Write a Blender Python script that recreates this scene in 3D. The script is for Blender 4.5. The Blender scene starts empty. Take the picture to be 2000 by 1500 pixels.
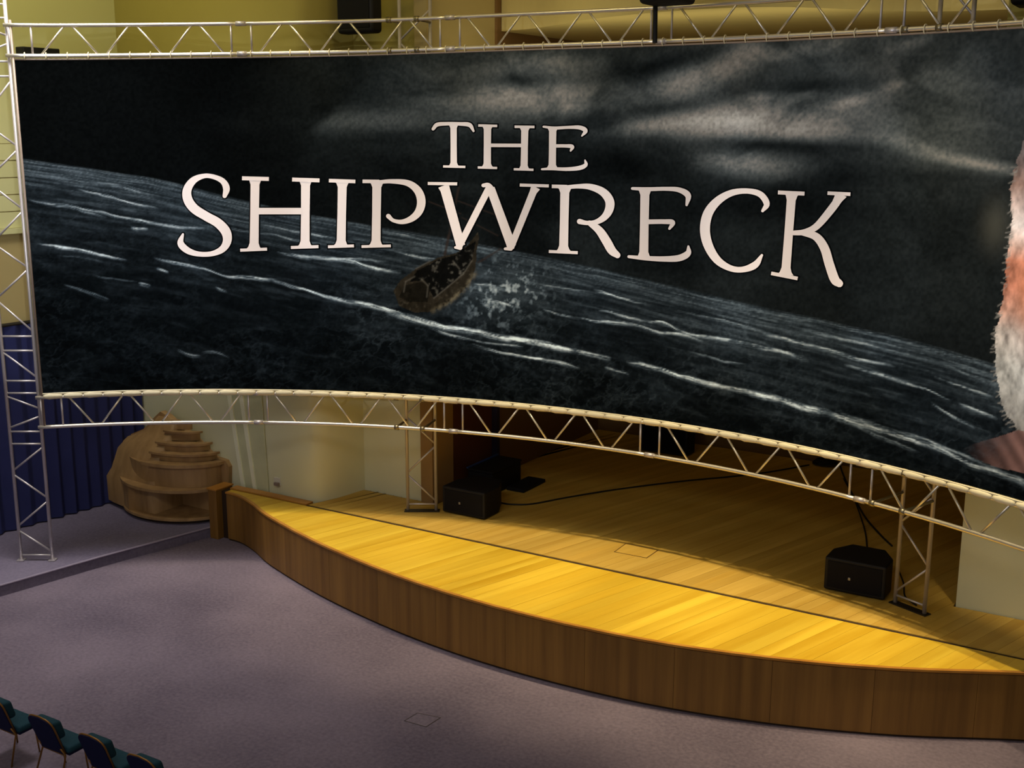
import bpy, bmesh, math, random
import numpy as np
from mathutils import Vector, Matrix
random.seed(4)
R_ = math.radians
SC = bpy.context.scene
COL = SC.collection

# ------------------------------------------------------------------ camera
# world frame: x along the stage front, y towards the back of the stage, z up, main floor z = 0
CAM = Vector((5.60, -11.27, 5.58)); FPX = 2287.0
PITCH, ROLL = 0.21464, 0.002
RX = Vector((0.85519, 0.51832, 0)); FY = Vector((-0.51832, 0.85519, 0))
FW = FY*math.cos(PITCH) + Vector((0, 0, -math.sin(PITCH)))
UP0 = RX.cross(FW)
RT = RX*math.cos(ROLL) + UP0*math.sin(ROLL); UPV = -RX*math.sin(ROLL) + UP0*math.cos(ROLL)
cd = bpy.data.cameras.new('camera'); cam = bpy.data.objects.new('camera', cd); COL.objects.link(cam)
cd.sensor_width = 36.0; cd.sensor_fit = 'HORIZONTAL'; cd.lens = 36.0*FPX/2000.0; cd.clip_end = 200
cam.matrix_world = Matrix(((RT.x, UPV.x, -FW.x, CAM.x), (RT.y, UPV.y, -FW.y, CAM.y), (RT.z, UPV.z, -FW.z, CAM.z), (0, 0, 0, 1)))
SC.camera = cam

# ------------------------------------------------------------------ world, lights, exposure
w = bpy.data.worlds.new('world'); SC.world = w; w.use_nodes = True
w.node_tree.nodes['Background'].inputs[0].default_value = (0.98, 0.95, 1.0, 1)
w.node_tree.nodes['Background'].inputs[1].default_value = 0.22
vs = SC.view_settings; vs.view_transform = 'Standard'; vs.look = 'None'; vs.gamma = 1.0; vs.exposure = 0.0
vs.use_curve_mapping = False

def aim(o, target):
    o.rotation_euler = (Vector(target)-o.location).to_track_quat('-Z', 'Y').to_euler()
def spot(name, loc, target, power, ang, color, blend=0.5, radius=0.12):
    l = bpy.data.lights.new(name, 'SPOT'); l.energy = power; l.spot_size = R_(ang); l.spot_blend = blend
    l.shadow_soft_size = radius; l.color = color
    o = bpy.data.objects.new(name, l); COL.objects.link(o); o.location = loc; aim(o, target); return o
def area(name, loc, target, power, sx, sy, color, spread=180):
    l = bpy.data.lights.new(name, 'AREA'); l.energy = power; l.shape = 'RECTANGLE'; l.size = sx; l.size_y = sy; l.color = color; l.spread = R_(spread)
    o = bpy.data.objects.new(name, l); COL.objects.link(o); o.location = loc; aim(o, target); return o
WARM = (1.0, 0.80, 0.48)
# recessed ceiling downlights over the stage apron
for lx, pw in ((-3.9, 520), (-2.1, 900), (-0.4, 1050), (1.3, 1350), (3.0, 1350), (4.7, 900)):
    spot('ceiling_downlight', (lx, -0.95, 8.93), (lx, -0.45, 0.7), pw, 37, WARM, 0.8, 0.10)
# added spots brightening the banner from the front; no fixtures known
for i, tx in enumerate((-43, -33, -23, -13, -3, 7, 17, 27, 37)):
    t = R_(tx); tgt = (9.56*math.sin(t), -8.94+9.56*math.cos(t), 4.45)
    spot('added_banner_spot', (1.2*math.sin(t), -9.4, 4.9), tgt, 700, 26.5, (0.96, 0.98, 1.0), 0.3, 0.05)
# added ceiling fills brightening the side platform, walls and carpet; no lamps known there
area('added_ceiling_fill', (-5.6, -2.7, 8.85), (-5.9, -2.4, 0), 112, 2.4, 2.2, (1.0, 0.95, 0.96), 92)
area('added_ceiling_fill', (1.0, -9.6, 8.6), (0.6, -1.0, 1.0), 165, 7, 1.5, (1.0, 0.95, 0.94))
# warm washes on side and back wall; the last two are added fills
area('warm_wash_fill', (-6.2, -2.6, 8.8), (-8.2, -0.8, 5.6), 44, 1.6, 0.5, (1.0, 0.9, 0.4))
area('warm_wash_fill', (-4.6, -1.2, 8.9), (-4.4, 0.7, 6.5), 10, 3.4, 0.4, (1.0, 0.82, 0.3))
area('warm_wash_fill', (-1.6, -1.6, 8.9), (-3.9, 0.9, 6.6), 20, 0.6, 0.6, (1.0, 0.80, 0.28))  # added to brighten the wall beside the opening
area('warm_wash_fill', (0.6, -1.4, 8.9), (0.6, 1.6, 7.0), 26, 5.0, 0.4, (1.0, 0.84, 0.4))  # added to brighten the front of the ceiling reflector
# added fill hidden behind the banner, facing up to brighten the stage recess
area('added_recess_fill', (0.3, 1.25, 5.9), (0.3, 3.2, 7.6), 32, 6.0, 0.2, (1.0, 0.86, 0.5))

# ------------------------------------------------------------------ helpers
def ray(px, py):
    return FW + RT*((px-1000.0)/FPX) + UPV*((750.0-py)/FPX)
def onz(px, py, z):
    d = ray(px, py); t = (z-CAM.z)/d.z; return CAM + d*t
def ony(px, py, y):
    d = ray(px, py); t = (y-CAM.y)/d.y; return CAM + d*t
def onx(px, py, x):
    d = ray(px, py); t = (x-CAM.x)/d.x; return CAM + d*t
def projy(p):
    d = Vector(p)-CAM; return 750.0-FPX*d.dot(UPV)/d.dot(FW)
def zat(x, y, py):
    lo, hi = -2.0, 15.0
    for _ in range(45):
        m = (lo+hi)/2
        if projy((x, y, m)) > py: lo = m
        else: hi = m
    return m
def s2l(c):
    c = c/255.0
    return c/12.92 if c <= 0.04045 else ((c+0.055)/1.055)**2.4
def rgb(r, g, b): return (s2l(r), s2l(g), s2l(b), 1.0)

def new_mat(name):
    m = bpy.data.materials.new(name); m.use_nodes = True
    return m, m.node_tree.nodes, m.node_tree.links, m.node_tree.nodes['Principled BSDF']
def plain(name, col, rough=0.6, metal=0.0, var=0.12, scale=6.0, bump=0.0, bscale=80.0, spec=0.5):
    m, n, l, b = new_mat(name)
    tc = n.new('ShaderNodeTexCoord'); nz = n.new('ShaderNodeTexNoise'); nz.inputs['Scale'].default_value = scale
    nz.inputs['Detail'].default_value = 4
    l.new(tc.outputs['Object'], nz.inputs['Vector'])
    mx = n.new('ShaderNodeMix'); mx.data_type = 'RGBA'
    mx.inputs['A'].default_value = tuple(c*(1-var) for c in col[:3])+(1,)
    mx.inputs['B'].default_value = tuple(min(1, c*(1+var)) for c in col[:3])+(1,)
    l.new(nz.outputs['Fac'], mx.inputs['Factor']); l.new(mx.outputs['Result'], b.inputs['Base Color'])
    b.inputs['Roughness'].default_value = rough; b.inputs['Metallic'].default_value = metal
    b.inputs['Specular IOR Level'].default_value = spec
    if bump > 0:
        nb = n.new('ShaderNodeTexNoise'); nb.inputs['Scale'].default_value = bscale
        l.new(tc.outputs['Object'], nb.inputs['Vector'])
        bp = n.new('ShaderNodeBump'); bp.inputs['Strength'].default_value = bump; bp.inputs['Distance'].default_value = 0.01
        l.new(nb.outputs['Fac'], bp.inputs['Height']); l.new(bp.outputs['Normal'], b.inputs['Normal'])
    return m
def wood(name, c1, c2, scale, rough=0.4, rot=0.0, rand=0.25, spec=0.5):
    """grain stretched along one axis; every board gets a tone of its own"""
    m, n, l, b = new_mat(name)
    tc = n.new('ShaderNodeTexCoord'); mp = n.new('ShaderNodeMapping'); mp.inputs['Scale'].default_value = scale
    mp0 = n.new('ShaderNodeMapping'); mp0.inputs['Rotation'].default_value = (0, 0, rot)
    oi = n.new('ShaderNodeObjectInfo')
    l.new(tc.outputs['Object'], mp0.inputs['Vector']); l.new(mp0.outputs['Vector'], mp.inputs['Vector'])
    nz = n.new('ShaderNodeTexNoise'); nz.inputs['Scale'].default_value = 1.0; nz.inputs['Detail'].default_value = 6
    nz.noise_dimensions = '4D'
    mw = n.new('ShaderNodeMath'); mw.operation = 'MULTIPLY'; mw.inputs[1].default_value = 20.0
    l.new(oi.outputs['Random'], mw.inputs[0]); l.new(mw.outputs[0], nz.inputs['W'])
    l.new(mp.outputs['Vector'], nz.inputs['Vector'])
    cr = n.new('ShaderNodeValToRGB'); cr.color_ramp.elements[0].position = 0.3; cr.color_ramp.elements[1].position = 0.7
    cr.color_ramp.elements[0].color = c1; cr.color_ramp.elements[1].color = c2
    l.new(nz.outputs['Fac'], cr.inputs['Fac'])
    hs = n.new('ShaderNodeHueSaturation')
    mr = n.new('ShaderNodeMapRange'); mr.inputs['To Min'].default_value = 1-rand; mr.inputs['To Max'].default_value = 1+rand
    l.new(oi.outputs['Random'], mr.inputs['Value']); l.new(mr.outputs['Result'], hs.inputs['Value'])
    l.new(cr.outputs['Color'], hs.inputs['Color']); l.new(hs.outputs['Color'], b.inputs['Base Color'])
    b.inputs['Roughness'].default_value = rough; b.inputs['Specular IOR Level'].default_value = spec
    return m

def tag(o, label=None, cat=None, group=None, kind=None):
    if label: o['label'] = label
    if cat: o['category'] = cat
    if group: o['group'] = group
    if kind: o['kind'] = kind
    return o
def empty(name, loc, label=None, cat=None, group=None):
    o = bpy.data.objects.new(name, None); COL.objects.link(o); o.location = loc; o.empty_display_size = 0.1
    return tag(o, label, cat, group)
def worldloc(o):
    v = Vector(o.location)
    while o.parent: o = o.parent; v += o.location
    return v
def obj(name, bm, mat, parent=None, loc=None, smooth=False):
    """bm holds world coordinates; the object's origin goes to loc (or its parent's origin)"""
    base = worldloc(parent) if parent else Vector((0, 0, 0))
    org = Vector(loc) if loc is not None else base
    bmesh.ops.translate(bm, verts=bm.verts, vec=-org)
    bmesh.ops.recalc_face_normals(bm, faces=bm.faces)
    me = bpy.data.meshes.new(name); bm.to_mesh(me); bm.free()
    if smooth:
        for p in me.polygons: p.use_smooth = True
    me.materials.append(mat)
    o = bpy.data.objects.new(name, me); COL.objects.link(o)
    if parent: o.parent = parent
    o.location = org-base
    return o
def B(): return bmesh.new()
def box(bm, x0, x1, y0, y1, z0, z1, bev=0.0, seg=2):
    r = bmesh.ops.create_cube(bm, size=1.0); vs_ = r['verts']
    for v in vs_:
        v.co = Vector(((x0+x1)/2+v.co.x*(x1-x0), (y0+y1)/2+v.co.y*(y1-y0), (z0+z1)/2+v.co.z*(z1-z0)))
    if bev > 0:
        es = list({e for v in vs_ for e in v.link_edges})
        bmesh.ops.bevel(bm, geom=es, offset=bev, segments=seg, affect='EDGES', profile=0.5)
    return bm
def prism(bm, pts, z0, z1):
    """pts: list of (x, y) outline, extruded z0..z1"""
    lo = [bm.verts.new((p[0], p[1], z0)) for p in pts]; hi = [bm.verts.new((p[0], p[1], z1)) for p in pts]
    n = len(pts)
    bm.faces.new(hi); bm.faces.new(lo[::-1])
    for i in range(n): bm.faces.new((lo[i], lo[(i+1) % n], hi[(i+1) % n], hi[i]))
    return bm
def slab(bm, pts, vec):
    """pts: planar 3-D outline, extruded by vec"""
    vec = Vector(vec); a = [bm.verts.new(p) for p in pts]; c = [bm.verts.new(Vector(p)+vec) for p in pts]; n = len(pts)
    bm.faces.new(a[::-1]); bm.faces.new(c)
    for i in range(n): bm.faces.new((a[i], a[(i+1) % n], c[(i+1) % n], c[i]))
    return bm
def tube(bm, pts, r, n=8):
    pts = [Vector(p) for p in pts]; rings = []; m = len(pts); prev = None
    rr = r if isinstance(r, (list, tuple)) else [r]*m
    for i, p in enumerate(pts):
        t = (pts[min(i+1, m-1)]-pts[max(i-1, 0)]).normalized()
        if prev is None:
            a = Vector((0, 0, 1)) if abs(t.z) < 0.9 else Vector((1, 0, 0))
            u = a.cross(t).normalized()
        else:
            u = (prev-t*prev.dot(t)).normalized()
        prev = u; v = t.cross(u)
        rings.append([bm.verts.new(p+(u*math.cos(k*2*math.pi/n)+v*math.sin(k*2*math.pi/n))*rr[i]) for k in range(n)])
    for i in range(m-1):
        for k in range(n):
            bm.faces.new((rings[i][k], rings[i][(k+1) % n], rings[i+1][(k+1) % n], rings[i+1][k]))
    bm.faces.new(rings[0][::-1]); bm.faces.new(rings[-1])
    return bm
def cr(pts, n=8):
    """Catmull-Rom through tuples of any length"""
    P = [np.array(p, float) for p in pts]; P = [2*P[0]-P[1]]+P+[2*P[-1]-P[-2]]; out = []
    for i in range(1, len(P)-2):
        for k in range(n):
            t = k/n; a, b, c, d = P[i-1:i+3]
            out.append(0.5*((2*b)+(-a+c)*t+(2*a-5*b+4*c-d)*t*t+(-a+3*b-3*c+d)*t**3))
    out.append(P[-2]); return out

# ------------------------------------------------------------------ materials
M = {}
def carpet(name, ca, cb, pile):
    m, n, l, b = new_mat(name)
    tc = n.new('ShaderNodeTexCoord')
    n1 = n.new('ShaderNodeTexNoise'); n1.inputs['Scale'].default_value = 0.55; n1.inputs['Detail'].default_value = 5
    n2 = n.new('ShaderNodeTexNoise'); n2.inputs['Scale'].default_value = 26; n2.inputs['Detail'].default_value = 3
    l.new(tc.outputs['Object'], n1.inputs['Vector']); l.new(tc.outputs['Object'], n2.inputs['Vector'])
    ad = n.new('ShaderNodeMath'); ad.operation = 'MULTIPLY_ADD'; ad.inputs[1].default_value = 0.55
    l.new(n2.outputs['Fac'], ad.inputs[0]); l.new(n1.outputs['Fac'], ad.inputs[2])
    cr_ = n.new('ShaderNodeValToRGB'); cr_.color_ramp.elements[0].position = 0.45; cr_.color_ramp.elements[1].position = 1.05
    cr_.color_ramp.elements[0].color = ca; cr_.color_ramp.elements[1].color = cb
    l.new(ad.outputs[0], cr_.inputs['Fac']); l.new(cr_.outputs['Color'], b.inputs['Base Color'])
    n3 = n.new('ShaderNodeTexNoise'); n3.inputs['Scale'].default_value = 160; l.new(tc.outputs['Object'], n3.inputs['Vector'])
    bp = n.new('ShaderNodeBump'); bp.inputs['Strength'].default_value = pile; bp.inputs['Distance'].default_value = 0.01
    l.new(n3.outputs['Fac'], bp.inputs['Height']); l.new(bp.outputs['Normal'], b.inputs['Normal'])
    b.inputs['Roughness'].default_value = 0.95; b.inputs['Specular IOR Level'].default_value = 0.1
    return m
M['carpet'] = carpet('mauve_carpet', rgb(88, 80, 94), rgb(134, 122, 136), 0.5)
M['carpet2'] = carpet('grey_blue_carpet', rgb(98, 92, 112), rgb(132, 124, 144), 0.5)
M['nosing'] = plain('step_nosing', rgb(150, 140, 160), 0.6)
PD = math.atan2(0.31, 0.95)      # boards run a little askew to the stage front
M['plank'] = wood('golden_stage_boards', rgb(208, 162, 28), rgb(240, 204, 66), (5.0, 0.4, 1.0), 0.42, PD, 0.055)
M['plank2'] = wood('worn_stage_boards', rgb(186, 146, 54), rgb(212, 176, 84), (7.0, 0.5, 1.0), 0.55, PD, 0.07)
M['veneer'] = wood('dark_oak_veneer', rgb(116, 80, 28), rgb(152, 110, 46), (11.0, 11.0, 0.5), 0.5, 0.0, 0.05)
M['edge'] = wood('stage_edge_wood', rgb(170, 112, 40), rgb(205, 145, 60), (4, 4, 1), 0.4, 0.0, 0.03)
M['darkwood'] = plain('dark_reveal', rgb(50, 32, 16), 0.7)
M['cabwood'] = wood('pale_oak_cabinet', rgb(150, 116, 72), rgb(184, 148, 98), (7, 7, 1.2), 0.5, 0.0, 0.05)
M['warm_lit'] = plain('upper_plaster_warm_light', rgb(164, 152, 80), 0.9, var=0.05, scale=1.2)  # same cream plaster; the yellow light on it is painted into this colour
M['cream'] = plain('cream_plaster', rgb(222, 221, 184), 0.9, var=0.05, scale=1.2, bump=0.08, bscale=60)
M['cream2'] = plain('pale_green_panel', rgb(206, 204, 150), 0.85, var=0.04, scale=1.5)
M['tan'] = plain('tan_plaster', rgb(178, 160, 108), 0.9, var=0.05, scale=1.2)
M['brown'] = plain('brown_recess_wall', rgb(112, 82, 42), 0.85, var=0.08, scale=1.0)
M['column'] = plain('brown_column', rgb(150, 118, 70), 0.8, var=0.06)
M['redbrown'] = plain('red_brown_door', rgb(84, 44, 22), 0.6, var=0.12, scale=3)
M['ceil'] = plain('ceiling_paint', rgb(190, 176, 130), 0.9, var=0.03)
M['canopy'] = plain('canopy_paint', rgb(196, 180, 120), 0.85, var=0.04)
M['alu'] = plain('aluminium_tube', rgb(232, 226, 214), 0.32, 0.75, var=0.06, scale=14)
M['alu2'] = plain('satin_aluminium_tube', rgb(204, 198, 200), 0.42, 0.55, var=0.08, scale=14)
M['steel'] = plain('base_plate_steel', rgb(70, 66, 60), 0.5, 0.8)
M['clamp'] = plain('coupler_metal', rgb(150, 142, 120), 0.4, 0.9)
M['hem'] = plain('cream_hem_cloth', rgb(230, 220, 186), 0.75, var=0.05, scale=20)
M['pole'] = plain('banner_edge_pole', rgb(150, 134, 122), 0.5, 0.3)
M['black'] = plain('black_speaker_vinyl', rgb(20, 20, 24), 0.6, var=0.2, scale=40, bump=0.2, bscale=200, spec=0.3)
M['grille'] = plain('black_grille', rgb(14, 14, 20), 0.75, var=0.3, scale=120, bump=0.4, bscale=300, spec=0.2)
M['badge'] = plain('badge_metal', rgb(150, 150, 150), 0.4, 0.6)
M['blue'] = plain('blue_trim', rgb(40, 66, 120), 0.5)
M['cable'] = plain('black_cable', rgb(18, 15, 14), 0.6)
M['curtain'] = plain('navy_curtain', rgb(50, 54, 98), 0.9, var=0.15, scale=3, bump=0.1, bscale=150, spec=0.1)
M['drape'] = plain('pale_drape', rgb(244, 244, 214), 0.85, var=0.06)
M['teal'] = plain('teal_upholstery', rgb(26, 60, 72), 0.85, var=0.12, scale=30, bump=0.2, bscale=260, spec=0.2)
M['navy'] = plain('navy_upholstery', rgb(20, 24, 62), 0.85, var=0.15, scale=30, bump=0.2, bscale=260, spec=0.2)
M['gold'] = plain('gold_brown_tube', rgb(140, 98, 42), 0.35, 0.5)
M['white'] = plain('white_plastic', rgb(214, 210, 196), 0.5)
M['letter'] = plain('printed_white_ink', rgb(236, 224, 220), 0.8, var=0.02, scale=3, spec=0.05)
mb, nn, ll, bb = new_mat('printed_banner_cloth')
at_ = nn.new('ShaderNodeAttribute'); at_.attribute_name = 'print'
ll.new(at_.outputs['Color'], bb.inputs['Base Color']); bb.inputs['Roughness'].default_value = 0.85
bb.inputs['Specular IOR Level'].default_value = 0.0
M['banner'] = mb
M['outline'] = plain('printed_black_ink', rgb(9, 11, 13), 0.85, spec=0.0)

# ------------------------------------------------------------------ the room
ZP, ZS = 0.15, 0.70              # side platform, stage top
WL = lambda y: -8.07-0.11*(0.5-y)*1.0 if y > -3 else -8.455-0.05*(-3-y)   # side wall x at y
tag(obj('floor', box(B(), -14, 12, -14, 6.2, -0.2, 0.0), M['carpet'], None, (0, -4, 0)), kind='structure')
# raised side platform with its step
stepline = [(-6.02, 0.30), (-6.02, -0.06), (-6.41, -1.72), (-6.66, -3.05), (-7.02, -5.4), (-7.6, -9.0)]
plat = [(-9.0, 0.55), (-9.0, -9.0)] + stepline[::-1] + [(-6.02, 0.55)]
po = obj('floor_side_platform', prism(B(), plat, 0.0, ZP-0.004), M['carpet2'], None, (-7, -2, 0)); tag(po, kind='structure')
bm = B(); tube(bm, [(p[0]+0.004, p[1], ZP-0.008) for p in stepline[1:]], 0.014, 8); obj('step_nosing', bm, M['nosing'], po)
# outlet cover outlined in the carpet
hx = [onz(px, py, 0) for px, py in ((790, 1408), (815, 1393), (860, 1402), (832, 1420))]
def outline_frame(name, pts, z, wdt, mat, inner, parent):
    c = sum((Vector(p) for p in pts), Vector())/4
    for i in range(4):
        a, b_ = Vector(pts[i]), Vector(pts[(i+1) % 4]); d = (b_-a).normalized(); nrm = Vector((-d.y, d.x, 0))
        bm = B(); q = [a-nrm*wdt/2-d*wdt/2, b_-nrm*wdt/2+d*wdt/2, b_+nrm*wdt/2+d*wdt/2, a+nrm*wdt/2-d*wdt/2]
        prism(bm, [(v.x, v.y) for v in q], z, z+0.004); obj('frame', bm, mat, parent)
    bm = B(); prism(bm, [((Vector(p)-c)*0.96+c).xy for p in pts], z, z+0.002); obj('lid', bm, inner, parent)
fbx = empty('floor_box', (hx[0]+hx[2])/2, 'square outlet cover set flush in the mauve carpet', 'floor box')
outline_frame('frame', hx, 0.0, 0.007, plain('worn_cover_edge', rgb(74, 66, 64), 0.7), M['carpet'], fbx)

# left side wall: base, ledge, horizontal boards, brown rail
wl = empty('wall_left', (-8.2, -4, 0)); tag(wl, kind='structure')
def wallstrip(bm, y0, y1, z0, z1, out):
    pts = [(WL(y0)+out, y0), (WL(min(y1, -3)) + out, min(y1, -3)), (WL(y1)+out, y1), (WL(y1)-0.3, y1), (WL(y0)-0.3, y0)]
    prism(bm, pts, z0, z1); return bm
obj('wall_base', wallstrip(B(), -14, 0.50, 0, 4.20, 0.0), M['tan'], wl)
obj('ledge', wallstrip(B(), -14, 0.50, 4.20, 4.27, 0.07), M['cream2'], wl)
for k in range(5):
    obj('board', wallstrip(B(), -14, 0.50, 4.275+k*0.222, 4.275+(k+1)*0.222-0.014, 0.02), M['cream2'], wl)
obj('board_backing', wallstrip(B(), -14, 0.50, 4.27, 5.38, 0.0), M['tan'], wl)
obj('rail', wallstrip(B(), -14, -1.55, 5.39, 5.46, 0.06), plain('brown_rail', rgb(150, 104, 52), 0.5), wl)
obj('wall_upper', wallstrip(B(), -14, 0.50, 5.38, 9.0, 0.012), M['cream2'], wl)

# back wall left of the stage, slightly angled, then the return and the wall beside the opening
wbl = [(float(p[0]), float(p[1])) for p in [(-8.07, 0.50)]+cr([(-5.2, 0.20), (-4.75, 0.155), (-4.55, 0.15), (-4.42, 0.18), (-4.33, 0.27), (-4.27, 0.42), (-4.23, 0.62), (-4.18, 0.95)], 6)]+[(-4.18, 1.2), (-8.4, 1.2), (-8.4, 0.5)]
tag(obj('wall_back_left', prism(B(), wbl, 0, 4.3), M['cream'], None, (-6, 0.7, 0)), kind='structure')
tag(obj('wall_back_upper', prism(B(), wbl, 4.3, 9), M['warm_lit'], None, (-6, 0.7, 4.3)), kind='structure')
tag(obj('wall_back_jamb', prism(B(), [(-4.18, 0.95), (-3.19, 0.95), (-3.19, 1.2), (-4.18, 1.2)], 0, 4.3), M['cream'], None, (-3.7, 1.1, 0)), kind='structure')
tag(obj('wall_jamb_upper', prism(B(), [(-4.18, 0.95), (-3.19, 0.95), (-3.19, 1.2), (-4.18, 1.2)], 4.3, 9), M['warm_lit'], None, (-3.7, 1.1, 4.3)), kind='structure')
tag(obj('wall_back_right', prism(B(), [(3.62, 0.98), (4.95, 0.98), (5.05, 0.10), (9, 0.5), (9, 1.3), (3.62, 1.3)], 0, 4.3), M['cream'], None, (6, 1.0, 0)), kind='structure')
tag(obj('wall_right_upper', prism(B(), [(3.62, 0.98), (4.95, 0.98), (5.05, 0.10), (9, 0.5), (9, 1.3), (3.62, 1.3)], 4.3, 9), M['warm_lit'], None, (6, 1.0, 4.3)), kind='structure')
tag(obj('wall_header', box(B(), -3.19, 3.62, 0.95, 1.2, 8.3, 9.0), M['tan'], None, (0, 1.1, 8.3)), kind='structure')
tag(obj('trim_1', box(B(), -2.95, 3.62, 5.50, 5.62, 6.98, 7.06), M['cream2'], None, (0, 5.55, 7.0)), kind='structure')
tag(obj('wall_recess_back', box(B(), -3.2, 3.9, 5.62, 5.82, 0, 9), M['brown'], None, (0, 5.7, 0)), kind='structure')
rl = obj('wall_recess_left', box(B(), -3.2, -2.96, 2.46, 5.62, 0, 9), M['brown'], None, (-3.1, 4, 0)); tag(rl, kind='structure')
obj('pilaster', box(B(), -3.19, -3.0, 0.90, 1.39, 0, 4.6), M['column'], rl)
obj('upper_jamb', box(B(), -3.19, -3.0, 0.90, 2.46, 4.6, 9.0), M['tan'], rl)
obj('door_head', box(B(), -3.18, -3.0, 1.39, 2.46, 3.4, 4.6), M['brown'], rl)
tag(obj('door_1', box(B(), -3.16, -3.02, 1.39, 2.46, ZS, 3.4), M['redbrown'], None, (-3.1, 1.9, ZS)), kind='structure')
tag(obj('trim_2', box(B(), -3.02, -2.93, 2.40, 2.47, ZS, 3.4), plain('dark_blue_trim', rgb(30, 24, 50), 0.8), None, (-2.97, 2.43, ZS)), kind='structure')
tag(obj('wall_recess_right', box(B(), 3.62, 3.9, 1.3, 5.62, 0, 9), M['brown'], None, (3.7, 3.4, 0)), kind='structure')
tag(obj('wall_right', box(B(), 9.0, 9.3, -14, 1.3, 0, 9), M['cream'], None, (9.1, -6, 0)), kind='structure')
tag(obj('ceiling', box(B(), -9.3, 9.3, -14, 5.8, 9.0, 9.2), M['ceil'], None, (0, -4, 9)), kind='structure')
# curved reflector under the recess ceiling, bowed like the stage front
cpts = [(-2.95, 5.5)] + [(float(p[0]), float(p[1])) for p in cr([(-2.95, 2.55), (-2.3, 2.35), (-1.3, 1.7), (-0.3, 1.27), (0.6, 1.12), (1.3, 1.35), (1.9, 2.0), (2.6, 2.65), (3.58, 2.85)], 6)] + [(3.58, 5.5)]
tag(obj('ceiling_reflector', prism(B(), cpts, 6.85, 8.99), M['canopy'], None, (0, 3, 6.85)), kind='structure')

# ------------------------------------------------------------------ stage
stage = empty('stage', (0, 0, 0), 'raised wooden stage with bowed oak front and golden boards', 'stage')
edge = cr([(-5.74, -.13), (-5.49, -.15), (-5.1, -.30), (-4.5, -.60), (-3.2, -1.06), (-1.7, -1.41), (-.3, -1.54), (1.14, -1.47), (2.36, -1.21), (3.45, -.81), (4.5, -.28), (5.0, -.14), (5.9, -.13)], 10)
edge = [(float(p[0]), float(p[1])) for p in edge]
apron_poly = edge + [(5.9, -0.028), (-5.74, -0.028)]
rear_poly = [(-4.40, 0.028), (5.0, 0.028), (4.93, 0.96), (3.60, 0.96), (3.60, 5.60), (-2.955, 5.60), (-2.955, 0.93), (-4.20, 0.93), (-4.26, 0.45), (-4.34, 0.2)]
def clip(poly, nx, ny, c):       # keep nx*x + ny*y >= c
    out = []
    for i in range(len(poly)):
        a, b_ = poly[i], poly[(i+1) % len(poly)]
        da, db = nx*a[0]+ny*a[1]-c, nx*b_[0]+ny*b_[1]-c
        if da >= 0: out.append(a)
        if (da >= 0) != (db >= 0):
            t = da/(da-db); out.append((a[0]+(b_[0]-a[0])*t, a[1]+(b_[1]-a[1])*t))
    return out
def dedupe(p):
    q = []
    for v in p:
        if not q or (v[0]-q[-1][0])**2+(v[1]-q[-1][1])**2 > 1e-6: q.append(v)
    if len(q) > 1 and (q[0][0]-q[-1][0])**2+(q[0][1]-q[-1][1])**2 < 1e-6: q.pop()
    return q
def planks(poly, width, z0, z1, mat, dirv, gap):
    nx, ny = dirv[1], -dirv[0]
    cs = [nx*p[0]+ny*p[1] for p in poly]; c = min(cs)
    while c < max(cs):
        q = dedupe(clip(clip(poly, nx, ny, c+gap/2), -nx, -ny, -(c+width-gap/2)))
        if len(q) >= 3:
            ar = abs(sum(q[i][0]*q[(i+1) % len(q)][1]-q[(i+1) % len(q)][0]*q[i][1] for i in range(len(q))))/2
            if ar > 0.002: obj('plank', prism(B(), q, z0, z1-random.random()*0.0015), mat, stage)
        c += width
dv = (0.31, 0.951)
planks(apron_poly, 0.155, ZS-0.03, ZS, M['plank'], dv, 0.0016)
planks(rear_poly, 0.125, ZS-0.03, ZS, M['plank2'], dv, 0.0016)
obj('subfloor', prism(B(), apron_poly, 0.0, ZS-0.031), M['darkwood'], stage).scale = (0.998, 0.97, 1)
obj('rear_subfloor', prism(B(), rear_poly, 0.0, ZS-0.031), M['darkwood'], stage)
obj('seam_strip', box(B(), -5.74, 5.9, -0.0275, 0.0275, 0.3, ZS-0.010), M['darkwood'], stage)
obj('side_curb', box(B(), -5.80, -4.42, 0.0, 0.14, 0.0, ZS+0.012, 0.006), M['edge'], stage)
# bowed front: veneer panels, nosing, skirting shadow gap
L = [0.0]
for i in range(1, len(edge)): L.append(L[-1]+math.dist(edge[i], edge[i-1]))
def epoint(s, off=0.0):
    i = min(max(np.searchsorted(L, s)-1, 0), len(edge)-2); t = (s-L[i])/(L[i+1]-L[i])
    a, b_ = edge[i], edge[i+1]; d = (b_[0]-a[0], b_[1]-a[1]); m = math.hypot(*d)
    i2 = min(i+1, len(edge)-2); e1, e2 = edge[i2], edge[i2+1]; d2 = (e2[0]-e1[0], e2[1]-e1[1]); m2 = math.hypot(*d2)
    dx = d[0]/m*(1-t)+d2[0]/m2*t; dy = d[1]/m*(1-t)+d2[1]/m2*t; k = math.hypot(dx, dy)
    return (a[0]+d[0]*t+dy/k*off, a[1]+d[1]*t-dx/k*off)
def estrip(s0, s1, o0, o1, z0, z1, n=8):
    ss = np.linspace(s0, s1, n+1)
    return prism(B(), [epoint(s, o1) for s in ss]+[epoint(s, o0) for s in ss[::-1]], z0, z1)
npan = 13; pw = L[-1]/npan
for k in range(npan):
    obj('fascia_panel', estrip(k*pw+0.0015, (k+1)*pw-0.0015, -0.012, 0.006, 0.025, ZS-0.034), M['veneer'], stage)
obj('front_nosing', estrip(0, L[-1], -0.02, 0.022, ZS-0.022, ZS+0.001, 110), M['edge'], stage)
obj('skirting', estrip(0, L[-1], -0.03, -0.008, 0.0, 0.03, 90), M['darkwood'], stage)
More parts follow.
